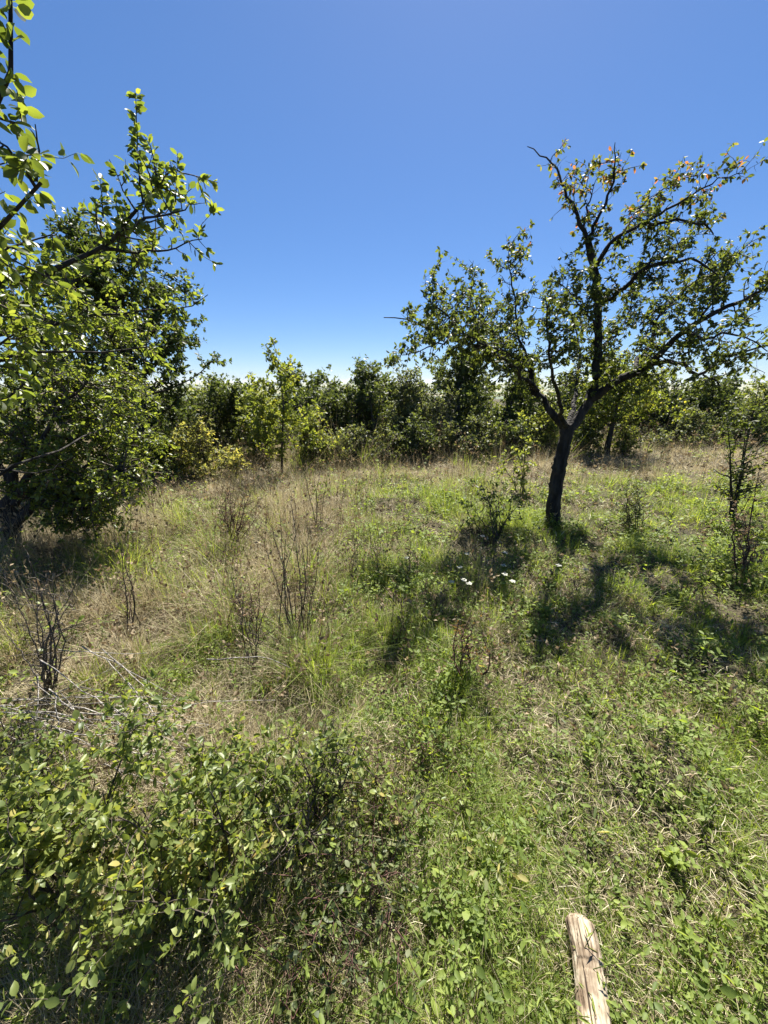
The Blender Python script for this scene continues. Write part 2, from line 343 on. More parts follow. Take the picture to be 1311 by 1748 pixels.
def blades(x, y, h, w, lean, seg, rnd, rng, z0=-.005, curl=1.0, az=None):
    n = len(x); az = rng.uniform(0, 2*np.pi, n) if az is None else az; dh = np.stack([np.cos(az), np.sin(az), np.zeros(n)], 1); sd = np.stack([-np.sin(az), np.cos(az), np.zeros(n)], 1)
    tw = rng.uniform(-.8, .8, n)[:, None]; sd = unit(sd+dh*tw)
    base = np.stack([x, y, gh(x, y)+z0], 1); ts = np.linspace(0, 1, seg+1); Vs = []
    for i, t in enumerate(ts):
        hor = (lean*(t*.5+curl*t*t*.8)*h)[:, None]*dh; ver = np.maximum(h*t*(1-.35*np.minimum(lean, 1.6)*t*curl), .004)[:, None]*np.array([0, 0, 1.])
        c = base+hor+ver; ww = (w*(1-t)**.6*(.55 if i == 0 else 1.0)*.5)[:, None]
        if i < seg: Vs += [c-sd*ww, c+sd*ww]
        else: Vs.append(c)
    k = len(Vs); V = np.stack(Vs, 1).reshape(-1, 3); o = np.arange(n)[:, None]*k; fl = []
    if seg > 1: fl.append(np.concatenate([o+np.array([[2*i, 2*i+1, 2*i+3, 2*i+2]]) for i in range(seg-1)]))
    fl.append(o+np.array([[2*seg-2, 2*seg-1, 2*seg]])); return V, fl, np.repeat(rnd, k)
def build_grass():
    rg = np.random.default_rng(21)
    g, d, lt, st = Geo(), Geo(), Geo(), Geo()
    # standing grass: a thin short sward plus tufts with gaps between, green or dry by place
    def put(x, y, h, w, lean, isg, rn, az=None):
        r = np.hypot(x, y)
        for gg, mk, hs, ws in ((g, isg, .95, 1.05), (d, ~isg, 1.05, .55)):
            for seg, m2 in ((3, r < 1.6), (2, (r >= 1.6) & (r < 3.6)), (1, r >= 3.6)):
                k = mk & m2; gg.add(*blades(x[k], y[k], h[k]*hs, w[k]*ws, lean[k], seg, rn[k], rg, az=None if az is None else az[k]))
    x, y, r = scatter(140000, rng=rg); isg = rg.random(len(x)) < green(x, y)*1.05
    h = tall(x, y)*rg.uniform(.3, .9, len(x)); w = .0016*(1+.65*r)*rg.uniform(.6, 1.3, len(x)); lean = np.abs(rg.normal(.5, .45, len(x)))
    put(x, y, np.where(isg, h, h*.8), w, lean*np.where(isg, 1, .75), isg, np.clip(rg.beta(2, 2.4, len(x))*.8+.25*vnoise(x, y, .6, 12), 0, 1))
    cx, cy, cr = scatter(9500, rng=rg); m = 24; tg = rg.random(len(cx)) < green(cx, cy)*1.05; th = rg.uniform(.7, 1.7, len(cx))*(1+.25*vnoise(cx, cy, .5, 3)); tr = np.clip(rg.beta(2, 2.2, len(cx))*.8+.2*vnoise(cx, cy, .6, 12), 0, 1)
    R3 = lambda a: np.repeat(a, m); n = len(cx)*m; az = rg.uniform(0, 6.283, n); q = np.abs(rg.normal(0, .022, n))*(1+.25*R3(cr))
    x = R3(cx)+np.cos(az)*q; y = R3(cy)+np.sin(az)*q; r = R3(cr); h = tall(x, y)*R3(th)*rg.uniform(.5, 1.15, n)*(1-.4*sstep(-.1, .5, x)*sstep(3, 2, y))+.015
    put(x, y, h, .0021*(1+.6*r)*rg.uniform(.6, 1.4, n), np.abs(rg.normal(.55, .4, n)), R3(tg) & (rg.random(n) < .93), np.clip(R3(tr)+rg.normal(0, .13, n), 0, .88), az+rg.normal(0, .7, n))
    # flattened straw
    x, y, r = scatter(95000, rng=rg); k = rg.random(len(x)) < np.maximum(1.05-green(x, y)*.85, .75*sstep(2.4, 1.4, np.hypot(x, y))); x, y, r = x[k], y[k], r[k]; n = len(x)
    az = rg.uniform(0, 2*np.pi, n); L = rg.uniform(.015, .06, n)*(1+.3*r); tilt = rg.uniform(-.1, .45, n); dv = np.stack([np.cos(az), np.sin(az), tilt], 1)
    sd = unit(np.stack([-np.sin(az), np.cos(az), rg.normal(0, .5, n)], 1)); w = (.0003*(1+1.0*r)*rg.uniform(.6, 1.7, n))[:, None]
    c = np.stack([x, y, gh(x, y)+rg.uniform(.002, .05, n)**1.0*rg.random(n)], 1); mid = c+dv*L[:, None]*.5+np.stack([0*x, 0*x, L*.1], 1)+sd*(L*rg.normal(0, .06, n))[:, None]; e = c+dv*L[:, None]
    V = np.stack([c-sd*w, c+sd*w, mid+sd*w, mid-sd*w, e], 1).reshape(-1, 3); o = np.arange(n)[:, None]*5
    lt.add(V, [o+np.array([[0, 1, 2, 3]]), o+np.array([[3, 2, 4]])], np.repeat(rg.random(n), 5))
    # tall seeded dry stalks: stem plus small seed scales
    x, y, r = scatter(4500, 1.6, 13.5, rng=rg); k = rg.random(len(x)) < .25+.9*(1-green(x, y)); x, y, r = x[k], y[k], r[k]; n = len(x)
    h = tall(x, y)*rg.uniform(1.2, 2.0, n); az = rg.uniform(0, 6.28, n); ln = np.abs(rg.normal(.15, .15, n))*h
    b = np.stack([x, y, gh(x, y)], 1); P = np.stack([b+np.stack([np.cos(az)*ln*t*t, np.sin(az)*ln*t*t, h*t], 1) for t in (0, .35, .7, 1)], 1)
    R = (.0007+.00022*r)[:, None]*np.array([1, .9, .7, .5]); V, F = tubes(P, R, 3); st.add(V, [F], np.full(len(V), .35))
    for q in range(5):
        t = rg.uniform(.55, 1, n)[:, None]; pos = P[:, 1]*(1-t)**1+P[:, 3]*t; pos = P[:, 2]+(P[:, 3]-P[:, 2])*((t-.55)/.45)
        V, fl, a = leaf_geo(pos, frames(rg.normal(0, 1, (n, 3))+[0, 0, .8], rg.normal(0, 1, (n, 3))), rg.uniform(.012, .03, n)*(1+.12*r), rg.random(n), 'dia'); st.add(V, fl, a)
    # low broad-leaved herbs in patches
    hb = Geo(); x, y, r = scatter(36000, rng=rg); pt = vnoise(x, y, .15, 22)*.6+vnoise(x, y, .6, 25)*.4; k = rg.random(len(x)) < (green(x, y)*.9+.1)*(.05+.85*sstep(.44, .74, pt))*(.42+.5*sstep(1.5, 3, r)); x, y, r = x[k], y[k], r[k]; n = len(x)
    hh = (tall(x, y)*rg.uniform(.4, 1.0, n)+.05*vnoise(x, y, .15, 22))*(1-.3*sstep(6, 8, y)); rn0 = np.clip(rg.beta(2, 2, n)*.7+.3*vnoise(x, y, .4, 15), 0, 1)
    big = rg.random(n)**3
    for q in range(7):
        az = rg.uniform(0, 6.28, n); t = rg.uniform(.35, 1, n); rad = rg.uniform(.1, 1, n)*.04*(1+big+.2*r)
        pos = np.stack([x+np.cos(az)*rad, y+np.sin(az)*rad, gh(x, y)+hh*t], 1)
        D = np.stack([np.cos(az), np.sin(az), rg.normal(.1, .35, n)], 1); N = np.array([0, 0, 1.])+rg.normal(0, .38, (n, 3))
        sz = rg.uniform(.008, .017, n)*(1+.9*big)*(1+.25*r); Fm = frames(D, N); wd = rg.uniform(.8, 1.4, n)
        for kk, mk in (('oval' if q < 5 else 'lance', r < 2.5), ('dia', r >= 2.5)):
            hb.add(*leaf_geo(pos[mk], Fm[mk], sz[mk], rn0[mk], kk, wd[mk]))
    # taller leafy clumps: several stems each with leaves up their length
    x, y, r = scatter(4300, .4, 12, rng=rg); pt = vnoise(x, y, .5, 31); th_ = (x > -.35) & (x < .3) & (y < 1.7)
    k = rg.random(len(x)) < (.2+.75*green(x, y))*(.05+.9*sstep(.45, .68, pt))*(.4+.6*sstep(1.6, 2.6, r))+.2*th_; x, y, r = x[k], y[k], r[k]; n = len(x)
    H = rg.uniform(.05, .13, n)*(.7+.6*vnoise(x, y, .8, 5))*(1+.45*sstep(.5, -.3, x)+.1*r); rn0 = np.clip(rg.beta(2, 2, n), 0, 1); ls = rg.uniform(.012, .027, n)*(1+.2*r); lz = rg.random(n)
    for q in range(4):
        a0 = rg.uniform(0, 6.28, n); sp = rg.uniform(.2, .7, n)*H
        tip = np.stack([x+np.cos(a0)*sp, y+np.sin(a0)*sp, gh(x, y)+H*rg.uniform(.6, 1.1, n)], 1); bs = np.stack([x, y, gh(x, y)-.005], 1)
        V, F = tubes(np.stack([bs, (bs+tip)/2+[0, 0, .01], tip], 1), np.repeat((.0009+.0003*r)[:, None], 3, 1), 3); hb.add(V, [F], np.full(len(V), .2))
        for w_ in range(6):
            t = (.25+.75*(w_+1)/6); pos = bs+(tip-bs)*t; az = a0+w_*2.4+rg.normal(0, .3, n)
            D = np.stack([np.cos(az), np.sin(az), rg.normal(.2, .3, n)], 1); N = np.array([0, 0, 1.])+rg.normal(0, .4, (n, 3))
            for kk, mk in (('oval', (lz < .6) & (r < 4)), ('lance', (lz >= .6) & (r < 4)), ('dia', r >= 4)):
                if mk.any(): hb.add(*leaf_geo(pos[mk], frames(D[mk], N[mk]), ls[mk]*rg.uniform(.6, 1.2, mk.sum()), np.clip(rn0[mk]+rg.normal(0, .1, mk.sum()), 0, 1), kk, rg.uniform(.8, 1.3, mk.sum())))
    tag(g.build('green_grass', M['grass']), 'green meadow grass growing all over the ground', 'grass', kind='stuff')
    tag(d.build('dry_grass', M['straw']), 'dry straw coloured grass standing across the meadow', 'grass', kind='stuff')
    tag(lt.build('straw_litter', M['straw']), 'flattened dead straw lying between the grass tufts', 'straw', kind='stuff')
    tag(st.build('seeded_stalk_growth', M['brownstem']), 'thin brown seeded stalks rising above the dry grass', 'dry stalks', kind='stuff')
    tag(hb.build('low_herb_cover', M['weed']), 'low broad leaved green herbs carpeting the meadow', 'ground cover', kind='stuff')
build_grass()
print('grass', time.time()-T0)

# ------------------------------------------------------------------ main pear tree
def pear_tree():
    b = G(945, 900); b[2] -= .03; Y = b[1]
    t = Plant('pear_tree', 'dark old pear tree with crooked forked trunk standing in the meadow', 'tree', b, 31)
    tr = [b, at(944, 885, Y), at(948, 840, Y), at(956, 790, Y), at(966, 748, Y), at(969, 722, Y)]
    P = spline(tr, 26); k = len(P); z = P[:, 2]-b[2]; R = .077-.013*np.linspace(0, 1, k)+.055*np.exp(-z/.09); rg = t.rng
    P[2:-1] += rg.normal(0, .006, (k-3, 3)); R *= 1+rg.normal(0, .035, k)
    V, F = tubes(P[None]-t.o, R[None], 14); V = V+(rg.normal(0, .004, V.shape)); gg = Geo(); gg.add(V, [F]); gg.build('trunk', M['bark'], t.root, smooth=True)
    L = lambda pl, r0, r1, k=16, leafy=(.15, 1), wig=.014: t.limb(px(pl, Y), r0*.78, r1*.75, k, wig, leafy)
    L([(968, 735), (992, 708, .03), (1012, 672, .06), (1020, 600, .1), (1022, 520, .1), (1013, 455, .1), (1002, 405, .12)], .07, .038, 22, (.12, 1))
    L([(1002, 408, .12), (980, 362, .15), (962, 325, .2), (950, 290, .22), (928, 265, .25), (900, 250, .25)], .028, .004, 16, (.0, .75))
    L([(1002, 408, .12), (1022, 365, .05), (1042, 320, -.05), (1050, 280, -.1), (1050, 243, -.1)], .026, .004, 14, (.1, .85))
    L([(1000, 400, .12), (1000, 360, .3), (1008, 330, .4), (975, 300, .5)], .018, .004, 12)
    L([(1014, 458, .1), (1055, 405, -.15), (1100, 382, -.3), (1165, 376, -.35), (1205, 385, -.35), (1218, 400, -.3)], .03, .006, 16, (.2, .9))
    L([(1085, 388, -.25), (1130, 362, -.35), (1180, 335, -.4), (1225, 305, -.5), (1275, 295, -.55)], .018, .003, 14)
    L([(1060, 402, -.17), (1100, 350, .1), (1150, 310, .2), (1195, 300, .2)], .015, .003, 12)
    L([(1022, 520, .1), (1065, 495, -.2), (1100, 458, -.4), (1150, 446, -.5), (1195, 448, -.55), (1225, 470, -.5)], .034, .007, 16)
    L([(1090, 468, -.35), (1130, 430, -.1), (1170, 410, .1), (1210, 390, .1)], .016, .003, 12)
    L([(1010, 680, .05), (1058, 650, -.1), (1112, 617, -.3), (1150, 580, -.4), (1200, 545, -.6), (1262, 515, -.7), (1335, 480, -.8)], .062, .012, 20, (.1, 1))
    L([(1110, 620, -.28), (1160, 622, -.25), (1198, 640, -.2), (1235, 610, -.25), (1300, 592, -.3), (1345, 570, -.3)], .032, .006, 16)
    L([(1075, 645, -.15), (1105, 590, .2), (1125, 540, .45), (1160, 500, .6), (1215, 460, .7), (1270, 430, .7)], .03, .005, 16)
    L([(1165, 568, -.45), (1210, 575, -.9), (1250, 570, -1.1), (1310, 600, -1.2)], .022, .004, 12)
    L([(1195, 548, -.6), (1230, 480, -.4), (1262, 430, -.3), (1298, 405, -.3)], .016, .003, 12)
    L([(1200, 640, -.2), (1225, 655, -.2), (1228, 690, -.2), (1222, 712, -.2)], .012, .003, 10)
    L([(968, 735), (938, 698, .08), (912, 660, .15), (897, 618, .2), (858, 602, .2), (800, 588, .12), (742, 566, .05), (692, 546, 0), (655, 542, 0)], .055, .005, 24, (.12, .92))
    L([(900, 625, .2), (885, 560, .3), (874, 480, .35), (868, 430, .35), (888, 395, .4)], .022, .003, 16, (.1, .9))
    L([(918, 668, .14), (860, 612, -.3), (800, 575, -.6), (752, 530, -.75), (722, 505, -.8)], .03, .004, 16)
    L([(815, 592, .14), (812, 540, .3), (806, 480, .4), (808, 445, .4)], .016, .003, 12)
    L([(775, 577, .1), (735, 595, -.1), (690, 605, -.2), (655, 612, -.2)], .013, .002, 12, (.1, .9))
    L([(850, 600, .2), (830, 545, -.1), (770, 505, -.3), (745, 480, -.3)], .016, .003, 12)
    L([(969, 728), (985, 650, .6), (985, 570, 1.1), (955, 505, 1.3)], .04, .006, 16, (.35, 1))
    L([(966, 730), (945, 645, -.45), (935, 570, -.75), (930, 505, -.9)], .036, .005, 16, (.35, 1))
    L([(930, 690, .1), (900, 640, .6), (850, 570, .9), (830, 520, 1.0)], .026, .004, 14)
    L([(1020, 600, .1), (1060, 560, .6), (1080, 510, .9), (1075, 460, 1.0)], .024, .004, 14)
    L([(1021, 560, .1), (985, 520, -.2), (965, 490, -.3), (935, 480, -.35)], .016, .003, 12)
    # short bare dead twigs near the top are left leafless by the (lo, hi) spans
    s1 = t.src(); hi = [q for q in s1 if q[0][-1][2] > 2.75]; lo_ = [q for q in s1 if q[0][-1][2] <= 2.75]
    b1 = t.grow(270, (.05, .24), .005, hi, 6, .1, 1, .25)+t.grow(300, (.10, .34), .006, lo_, 7, .08, 1, .25)
    b2 = t.grow(2300, (.03, .14), .0026, b1+s1, 4, .1, 1, .25)
    dark = lambda p: np.ones(len(p), bool)
    inner = [s1[i] for i in (0, 7, 9, 11, 15, 16, 17, 21, 22, 23, 24)]; b3 = t.grow(170, (.12, .36), .006, inner, 6, .05, 1, .22); b4 = t.grow(700, (.05, .16), .003, b3, 4, .1, 1, .25)
    t.leaves(6500, (.028, .052), b3+b4, .35, .4, .8, .1, 3)
    t.leaves(17500, (.028, .052), b1+b2, .35, .45, .8, .2, 3)
    for q in t.leaf: q[3][:] = np.clip(q[3]*.86+.42*sstep(2.3, 3.4, q[0][:, 2])*t.rng.random(len(q[3])), 0, 1)   # the outer top leaves are turning bronze
    t.finish('pear', 'bark', 'oval', 'near', 300, 7, sides=3)
pear_tree()

# ------------------------------------------------------------------ near plum at the left edge (its trunk stands just outside the view)
def near_plum():
    b = np.array([-2.45, 1.15, 0]); b[2] = gh(b[0], b[1])-.03
    t = Plant('plum_tree', 'near plum tree at the left edge reaching its leafy shoots into the sky', 'tree', b, 41)
    top = b+np.array([.08, .1, 1.25])
    t.limb([b, b+[.05, .02, .5], b+[.02, .08, .9], top], .09, .07, 14, .008, (.9, 1), 'trunk', 12)
    A = lambda lst: [at(*p) for p in lst]
    def L(lst, r0, r1, k=16, leafy=(.1, 1), start=True): return t.limb(([top] if start else [])+A(lst), r0, r1, k, .008 if r0 > .0045 else .002, leafy)
    L([(-40, 500, 1.7), (40, 478, 1.75), (100, 455, 1.8), (170, 425, 1.85), (205, 400, 1.88), (245, 345, 1.93), (297, 285, 2.0)], .032, .003, 22, (.45, 1))
    L([(175, 425, 1.85), (230, 432, 1.95), (275, 428, 2.05), (345, 408, 2.1)], .008, .002, 12, start=False)
    L([(205, 400, 1.88), (255, 375, 1.8), (300, 365, 1.75), (325, 345, 1.75)], .007, .002, 10, start=False)
    sh = [L([(244, 345, 1.93), (238, 300, 1.94), (234, 230, 1.95), (232, 158, 1.95)], .004, .0012, 12, (.1, 1), False),
          L([(176, 372, 1.8), (173, 330, 1.8), (171, 303, 1.8)], .003, .001, 8, (0, 1), False),
          L([(300, 345, 1.8), (302, 300, 1.8), (303, 262, 1.8)], .003, .001, 8, (0, 1), False),
          L([(62, 310, 1.0), (66, 260, 1.0), (60, 212, 1.0)], .003, .001, 8, (0, 1), False)]
    L([(-120, 520, 1.05), (-30, 420, 1.0), (5, 380, 1.0), (38, 342, 1.0), (70, 312, 1.0)], .02, .003, 16, (.55, 1))
    L([(60, 318, 1.0), (45, 290, .98), (10, 250, .95), (-20, 235, .93)], .004, .0015, 8, (.2, .9), False)
    L([(-170, 420, 1.0), (-50, 260, .95), (2, 155, .95), (32, 70, .95), (18, -10, .95)], .022, .003, 18, (.45, 1))
    L([(-60, 640, 1.8), (20, 606, 1.9), (110, 600, 1.95), (190, 598, 2.05), (255, 592, 2.1)], .016, .003, 16, (.3, 1))
    L([(-60, 590, 1.9), (60, 560, 2.1), (180, 535, 2.4), (290, 528, 2.6), (335, 522, 2.65), (355, 503, 2.65)], .022, .002, 18, (.35, .95))
    L([(-60, 560, 2.0), (40, 520, 2.2), (130, 480, 2.4), (190, 440, 2.5)], .026, .004, 16, (.3, 1))
    L([(-80, 700, 1.3), (-20, 690, 1.2), (25, 670, 1.15), (60, 640, 1.15)], .012, .002, 12, (.6, 1))
    L([(-60, 480, 1.35), (10, 430, 1.4), (60, 400, 1.45), (90, 400, 1.5)], .014, .002, 12, (.5, 1))
    L([(-60, 640, 1.45), (0, 580, 1.5), (40, 560, 1.55), (90, 550, 1.6)], .014, .002, 12, (.5, 1))
    L([(-50, 830, 1.55), (0, 803, 1.6), (80, 777, 1.75), (130, 752, 1.95), (182, 727, 2.2)], .014, .002, 16, (.97, 1))
    L([(0, 803, 1.6), (30, 806, 1.62), (75, 803, 1.65), (125, 780, 1.7)], .005, .0015, 10, (.97, 1), False)
    s1 = [q for i, q in enumerate(t.src()) if not 4 <= i < 8]; nr = [q for q in s1 if 0.5 < q[0][-1][1] < 1.25]; fr = [q for q in s1 if not any(q is w_ for w_ in nr)]
    nr = [(P, R, (l[0], min(l[1], .9))) for P, R, l in nr]; b1 = t.grow(200, (.05, .22), .004, fr, 6, .12, 1, .2)+t.grow(60, (.02, .08), .003, nr, 5, .1, 1, .2)
    b2 = t.grow(300, (.03, .10), .003, b1+fr, 4, .3, 1, .2)
    shoots = [(P, R, (0.05, 1)) for P, R, l, _ in t.limbs[4:8]]
    t.leaves(170, (.03, .042), shoots, .5, .25, .9, .05, 1)
    t.leaves(520, (.026, .042), nr, .4, .35, .9, 0.4, 2)
    t.leaves(4600, (.027, .044), b1+b2, .5, .3, .8, .1, 3)
    t.finish('plum', 'twig', 'oval', 'near', 300, 10)
near_plum()

def mid_plum():
    b = G(22, 938); b[2] -= .03; Y = b[1]
    t = Plant('plum_tree', 'spreading low plum tree whose dark trunk stands at the left edge', 'tree', b, 43)
    t.limb(px([(20, 945), (18, 915), (22, 895, .02)], Y), .085, .075, 10, .008, (.9, 1), 'trunk', 12)
    L = lambda pl, r0, r1, k=14, leafy=(.3, 1): t.limb(px(pl, Y), r0, r1, k, .02, leafy)
    L([(22, 897), (55, 868, .0), (100, 845, -.1), (150, 825, -.2), (215, 800, -.3)], .05, .008)
    L([(22, 897), (20, 840, .1), (40, 740, .2), (60, 640, .2), (80, 540, .2)], .055, .008, 18)
    L([(20, 895), (-40, 820, .1), (-90, 720, .2), (-100, 600, .2)], .05, .008)
    L([(30, 880, .05), (90, 790, .4), (160, 720, .7), (210, 660, .9)], .04, .006)
    L([(25, 860, .05), (60, 780, -.15), (100, 700, -.25), (150, 650, -.3)], .04, .006)
    L([(45, 740, .2), (110, 680, .3), (170, 610, .4), (200, 560, .5)], .026, .005)
    L([(60, 868, -.02), (120, 855, -.2), (160, 860, -.3), (200, 870, -.3)], .02, .004)
    L([(110, 842, -.12), (150, 790, .1), (200, 760, .2), (245, 745, .3)], .022, .004)
    L([(22, 840, .1), (-10, 760, .4), (20, 690, .7), (60, 650, .8)], .035, .005)
    s1 = t.src(); b1 = t.grow(480, (.2, .5), .009, s1, 5, .15, 1, .25); b2 = t.grow(1500, (.1, .28), .004, b1, 3, .15, 1, .25)
    t.leaves(34000, (.03, .048), b1+b2, .75, .25, .8, .1, 3)
    t.finish('plum', 'twig', 'oval', 'near', 300, 8)
mid_plum()

# ------------------------------------------------------------------ trees and shrubs of the hedge
def bush(name, label, cat, base, top_px, width, seed, leafm, nleaf, size, trunk=None, barkm='bark_oak', group=None, depth=None, lean=0, zlo=.03, far='dia', pick=0, shape=1.0, clumps=26, up=.6, height=None, stems=None, twigm='twig', clump_r=.3, min_px=8):
    """shrub or tree: stems rise from the base to foliage clumps spread through an uneven crown"""
    base = np.asarray(base, float); base = base+np.array([0, 0, -.03])
    if height is None: height = at(655, top_px, base[1])[2]-base[2]
    t = Plant(name, label, cat, base, seed, group); rg = t.rng; depth = depth or width*.8
    c0 = base[2]+height*zlo; ns = stems or (1 if trunk else 7)
    ends = []
    for i in range(clumps):
        z = rg.random()**(.85 if trunk else 1.15); wprof = ((math.sin(math.pi*min(1, .16+.8*z))**.7) if trunk else (1-max(0, (z-.4)/.6)**2.2)**.6)*shape+(1-shape)*(1-z*.9)
        a = rg.uniform(0, 2*math.pi); rr = math.sqrt(rg.random())*wprof*(.8+.35*rg.random())
        ends.append(base+np.array([rr*math.cos(a)*width/2+lean*z, rr*math.sin(a)*depth/2, (c0-base[2])+z*(height-(c0-base[2]))*(1-.08*rr)]))
    if trunk:
        tp = base+np.array([lean*.5+rg.normal(0, .04), 0, height*.62]); T = t.limb([base, base+[rg.normal(0, .03), 0, height*.25], tp, base+[lean, 0, height*.93]], trunk, trunk*.2, 14, .012, (.95, 1), 'trunk', 10, barkm); st = [T]
    else:
        st = []
        for i in range(ns):
            e = ends[i % clumps]; o = base+np.array([rg.normal(0, width*.06), rg.normal(0, depth*.06), 0]); m_ = (o+e)/2+np.array([0, 0, height*.08])
            st.append(t.limb([o, m_, e], .012+.008*height/2, .004, 9, .02, (.4, 1), 'stem', 5, barkm))
    for e in ends[(0 if trunk else ns):]:
        T = st[rg.integers(len(st))]; zf = np.clip((e[2]-base[2])*.62, base[2]*0+.05, None); j = int(np.argmin(np.abs((T[:, 2]-base[2])-zf))); s0 = T[j]
        t.limb([s0, s0*.45+e*.55+[0, 0, -.03*height], e], .007+.004*height, .003, 8, .025, (.45, 1), 'branch', 5, barkm)
    s1 = t.src(); n1 = clumps*8
    b1 = t.grow(n1, (clump_r*.5, clump_r*1.3), .006, s1, 3, .2, 1, .3); b2 = t.grow(int(n1*1.2), (clump_r*.25, clump_r*.7), .003, b1, 2, .2, 1, .3)
    t.leaves(nleaf, size, b1+b2+s1, up, .15, .8, .1, 3)
    t.finish(leafm, twigm, far, 'near' if far != 'lobed' else 'lobed', pick, min_px, sides=3)
    return t.root
R_ = 'shrubs and trees of the hedge behind the meadow'
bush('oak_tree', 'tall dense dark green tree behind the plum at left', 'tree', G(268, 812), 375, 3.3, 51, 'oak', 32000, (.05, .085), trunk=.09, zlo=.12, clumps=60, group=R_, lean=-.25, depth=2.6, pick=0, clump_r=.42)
def oak_sapling():
    b = G(480, 812); b[2] -= .02; Y = b[1]; t = Plant('oak_sapling', 'slender young oak sapling with pale pointed top, centre left', 'tree', b, 52, R_)
    T = t.limb(px([(482, 815), (481, 760), (484, 700), (478, 640), (470, 600), (466, 578)], Y), .026, .003, 20, .006, (.1, 1), 'trunk', 8, 'bark_oak'); rg = t.rng
    for i in range(34):
        f = rg.uniform(.08, .93)**.9; P0 = T[int(f*19)]; a = rg.uniform(0, 6.28); L = (.80*(1-f)**.8+.10)*rg.uniform(.6, 1.1)*(.6 if f < .15 else 1)
        d = np.array([math.cos(a), math.sin(a), rg.uniform(.25, .7)])*L; t.limb([P0, P0+d*.5+[0, 0, -.02], P0+d], .008*(1.1-f), .002, 8, .012, (.2, 1), 'branch', 5, 'bark_oak')
    s1 = t.src(); b1 = t.grow(260, (.05, .2), .003, s1, 5, .2, 1, .25); t.leaves(3000, (.05, .085), b1+s1, .6, .15, .8, .2, 3); t.finish('oak_pale', 'twig', 'lobed', 'lobed', 140, 6)
oak_sapling()
bush('ash_shrub', 'bushy yellowing shrub left of the oak sapling', 'shrub', G(352, 815), 722, 1.75, 53, 'yellow', 4200, (.04, .075), group=R_, clumps=26, far='oval', pick=60, clump_r=.28)
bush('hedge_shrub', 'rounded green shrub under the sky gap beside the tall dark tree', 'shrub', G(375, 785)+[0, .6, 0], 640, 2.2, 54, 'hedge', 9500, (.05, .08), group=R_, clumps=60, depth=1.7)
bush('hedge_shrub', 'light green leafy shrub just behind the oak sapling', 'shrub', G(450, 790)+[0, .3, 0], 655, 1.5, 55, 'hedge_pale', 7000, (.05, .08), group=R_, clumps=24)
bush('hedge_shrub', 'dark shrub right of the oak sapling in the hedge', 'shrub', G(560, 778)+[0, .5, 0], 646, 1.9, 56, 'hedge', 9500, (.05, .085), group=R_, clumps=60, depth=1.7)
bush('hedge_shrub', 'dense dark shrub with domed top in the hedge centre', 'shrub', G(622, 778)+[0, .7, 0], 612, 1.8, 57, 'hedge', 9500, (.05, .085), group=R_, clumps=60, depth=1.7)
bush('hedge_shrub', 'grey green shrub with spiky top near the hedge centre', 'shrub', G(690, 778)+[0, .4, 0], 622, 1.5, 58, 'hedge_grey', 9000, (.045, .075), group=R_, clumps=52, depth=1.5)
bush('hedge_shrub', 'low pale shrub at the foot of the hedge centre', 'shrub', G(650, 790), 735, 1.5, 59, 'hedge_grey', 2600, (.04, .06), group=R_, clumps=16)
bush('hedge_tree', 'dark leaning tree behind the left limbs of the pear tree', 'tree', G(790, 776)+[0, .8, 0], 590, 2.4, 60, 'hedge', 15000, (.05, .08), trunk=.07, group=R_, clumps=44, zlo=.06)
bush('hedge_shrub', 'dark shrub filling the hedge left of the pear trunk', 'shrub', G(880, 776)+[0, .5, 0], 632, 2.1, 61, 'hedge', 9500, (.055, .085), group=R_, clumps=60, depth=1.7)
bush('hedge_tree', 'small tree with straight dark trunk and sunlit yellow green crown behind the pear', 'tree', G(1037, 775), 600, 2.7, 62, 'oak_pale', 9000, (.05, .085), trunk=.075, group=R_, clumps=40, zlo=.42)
bush('hedge_shrub', 'dark shrub behind the straight trunk right of the pear', 'shrub', G(985, 762)+[0, .9, 0], 640, 2.4, 63, 'hedge', 11000, (.05, .085), group=R_, clumps=60, depth=1.7)
bush('hedge_shrub', 'dark bramble covered shrub on the right side of the hedge', 'shrub', G(1120, 755)+[0, .5, 0], 632, 2.9, 64, 'hedge', 12000, (.06, .095), group=R_, clumps=76, depth=1.9)
bush('hedge_shrub', 'broad green shrub in the hedge above the right sapling', 'shrub', G(1215, 752)+[0, .5, 0], 645, 2.7, 65, 'hedge', 10500, (.06, .095), group=R_, clumps=70, depth=1.9)
bush('hedge_shrub', 'pale sunlit shrub at the right edge of the hedge', 'shrub', G(1290, 752)+[0, .2, 0], 655, 2.4, 66, 'hedge_pale', 9000, (.055, .09), group=R_, clumps=56, depth=1.7)
bush('bramble_bush', 'low bramble heap along the foot of the hedge at right', 'shrub', G(1120, 762), 728, 2.6, 67, 'hedge_grey', 3600, (.05, .08), group=R_, clumps=22)
bush('hedge_shrub', 'small yellow green shrub beside the straight dark trunk', 'shrub', G(1062, 776), 730, .55, 68, 'hedge_pale', 1200, (.05, .08), group=R_, clumps=12)
bush('hedge_shrub', 'shrub low behind the yellowing shrub and tall dark tree', 'shrub', G(250, 800)+[0, 1.2, 0], 660, 2.8, 69, 'hedge', 9500, (.055, .085), group=R_, clumps=60, depth=1.7)
bush('hedge_shrub', 'brownish twiggy shrub near the bare twigs of the hedge', 'shrub', G(745, 776)+[0, .1, 0], 655, 1.2, 70, 'hedge_grey', 2400, (.04, .065), group=R_, clumps=20)
